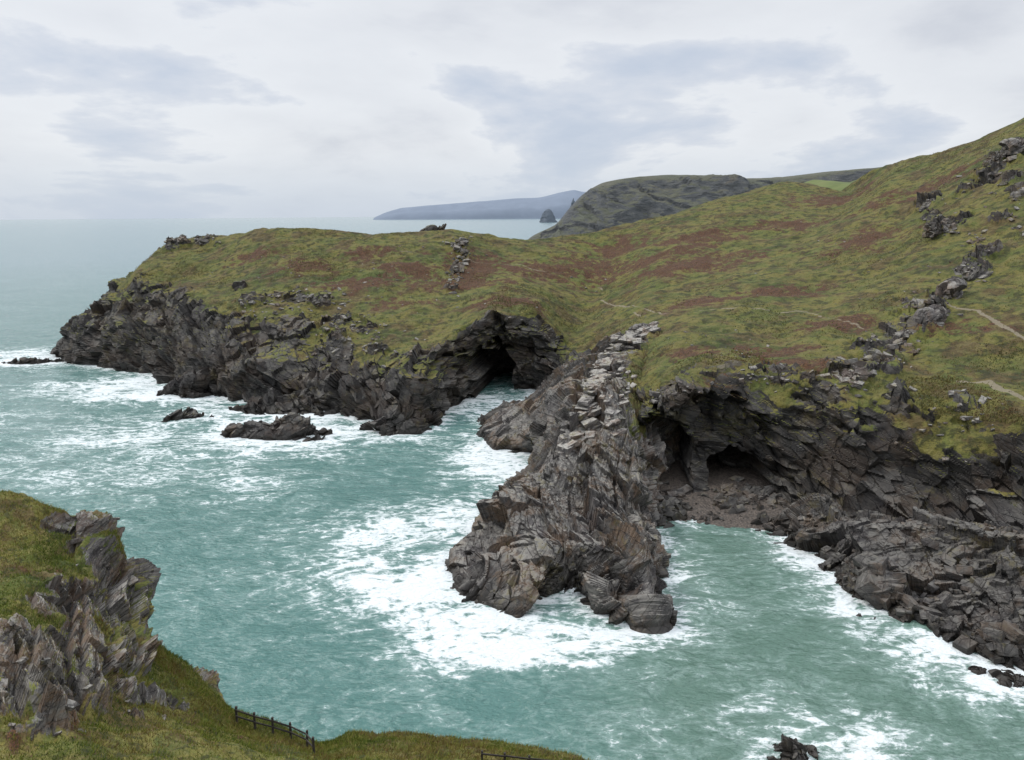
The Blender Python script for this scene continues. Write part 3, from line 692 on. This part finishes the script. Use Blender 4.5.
t.link(col,bs.inputs['Base Color'])
t.link(t.m('ADD',.16,t.m('MULTIPLY',fm,.6)),bs.inputs['Roughness']); bs.inputs['IOR'].default_value=1.33
h=t.m('ADD',t.m('MULTIPLY',t.noise(mp,.22,3,.6,.4),1.8),t.m('ADD',t.m('MULTIPLY',t.noise(mp,.8,3,.6,.3),.7),t.m('MULTIPLY',t.noise(mp,3.2,2,.6),.16)))
t.link(t.bump(h,1.0,.85),bs.inputs['Normal'])
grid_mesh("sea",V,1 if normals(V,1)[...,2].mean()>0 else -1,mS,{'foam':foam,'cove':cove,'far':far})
# ------------------------------------------------------------------ world + sun
w=bpy.data.worlds.new("World"); scene.world=w; w.use_nodes=True; t=NT(w.node_tree)
for n in list(t.N): t.N.remove(n)
EL=math.radians(48); AZ=math.radians(-70)
sky=t.N.new('ShaderNodeTexSky'); sky.sky_type='NISHITA'; sky.sun_disc=False; sky.sun_elevation=EL; sky.sun_rotation=AZ
b1=t.N.new('ShaderNodeBackground'); t.link(sky.outputs[0],b1.inputs[0]); b1.inputs[1].default_value=.09
tc=t.N.new('ShaderNodeTexCoord').outputs['Generated']; sp=t.N.new('ShaderNodeSeparateXYZ'); t.link(tc,sp.inputs[0])
z=t.m('MAXIMUM',sp.outputs[2],0.0); dz=t.m('ADD',z,.24)
cb=t.N.new('ShaderNodeCombineXYZ'); t.link(t.m('DIVIDE',sp.outputs[0],dz),cb.inputs[0]); t.link(t.m('DIVIDE',sp.outputs[1],dz),cb.inputs[1]); t.link(t.m('MULTIPLY',z,2.0),cb.inputs[2])
mp=t.mapping(cb.outputs[0],(0,0,.2),(.7,.6,1))
c1=t.noise(mp,1.5,9,.54,.15); c2=t.noise(mp,.55,3,.5,.0)
cf=t.m('ADD',t.m('MULTIPLY',c1,.65),t.m('MULTIPLY',c2,.35))
cc=t.ramp(cf,[(.38,(.50,.58,.71)),(.45,(.60,.66,.765)),(.485,(.70,.74,.815)),(.505,(.83,.855,.895)),(.57,(.78,.805,.85)),(.64,(.64,.67,.735))])
hz=t.ss(.09,.0,z); cc=t.mix(t.m('MULTIPLY',hz,.75),cc,(.56,.64,.75))
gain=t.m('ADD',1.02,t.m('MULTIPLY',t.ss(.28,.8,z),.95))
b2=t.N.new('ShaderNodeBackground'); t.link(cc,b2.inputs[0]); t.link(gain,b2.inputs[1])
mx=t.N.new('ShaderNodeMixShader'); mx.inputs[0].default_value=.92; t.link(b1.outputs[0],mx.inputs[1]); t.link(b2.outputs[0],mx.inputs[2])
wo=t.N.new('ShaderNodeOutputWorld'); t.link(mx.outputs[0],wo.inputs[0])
sl=bpy.data.lights.new("sun",'SUN'); sl.energy=1.45; sl.angle=math.radians(14); sl.color=(1,.95,.88)
so=bpy.data.objects.new("sun",sl); scene.collection.objects.link(so)
dirv=Vector((math.sin(AZ)*math.cos(EL),math.cos(AZ)*math.cos(EL),math.sin(EL)))
so.rotation_euler=dirv.to_track_quat('Z','Y').to_euler(); so.location=(0,0,200)
scene.view_settings.view_transform='Standard'; scene.view_settings.look='None'; scene.view_settings.exposure=0
print("done",len(bpy.data.objects))
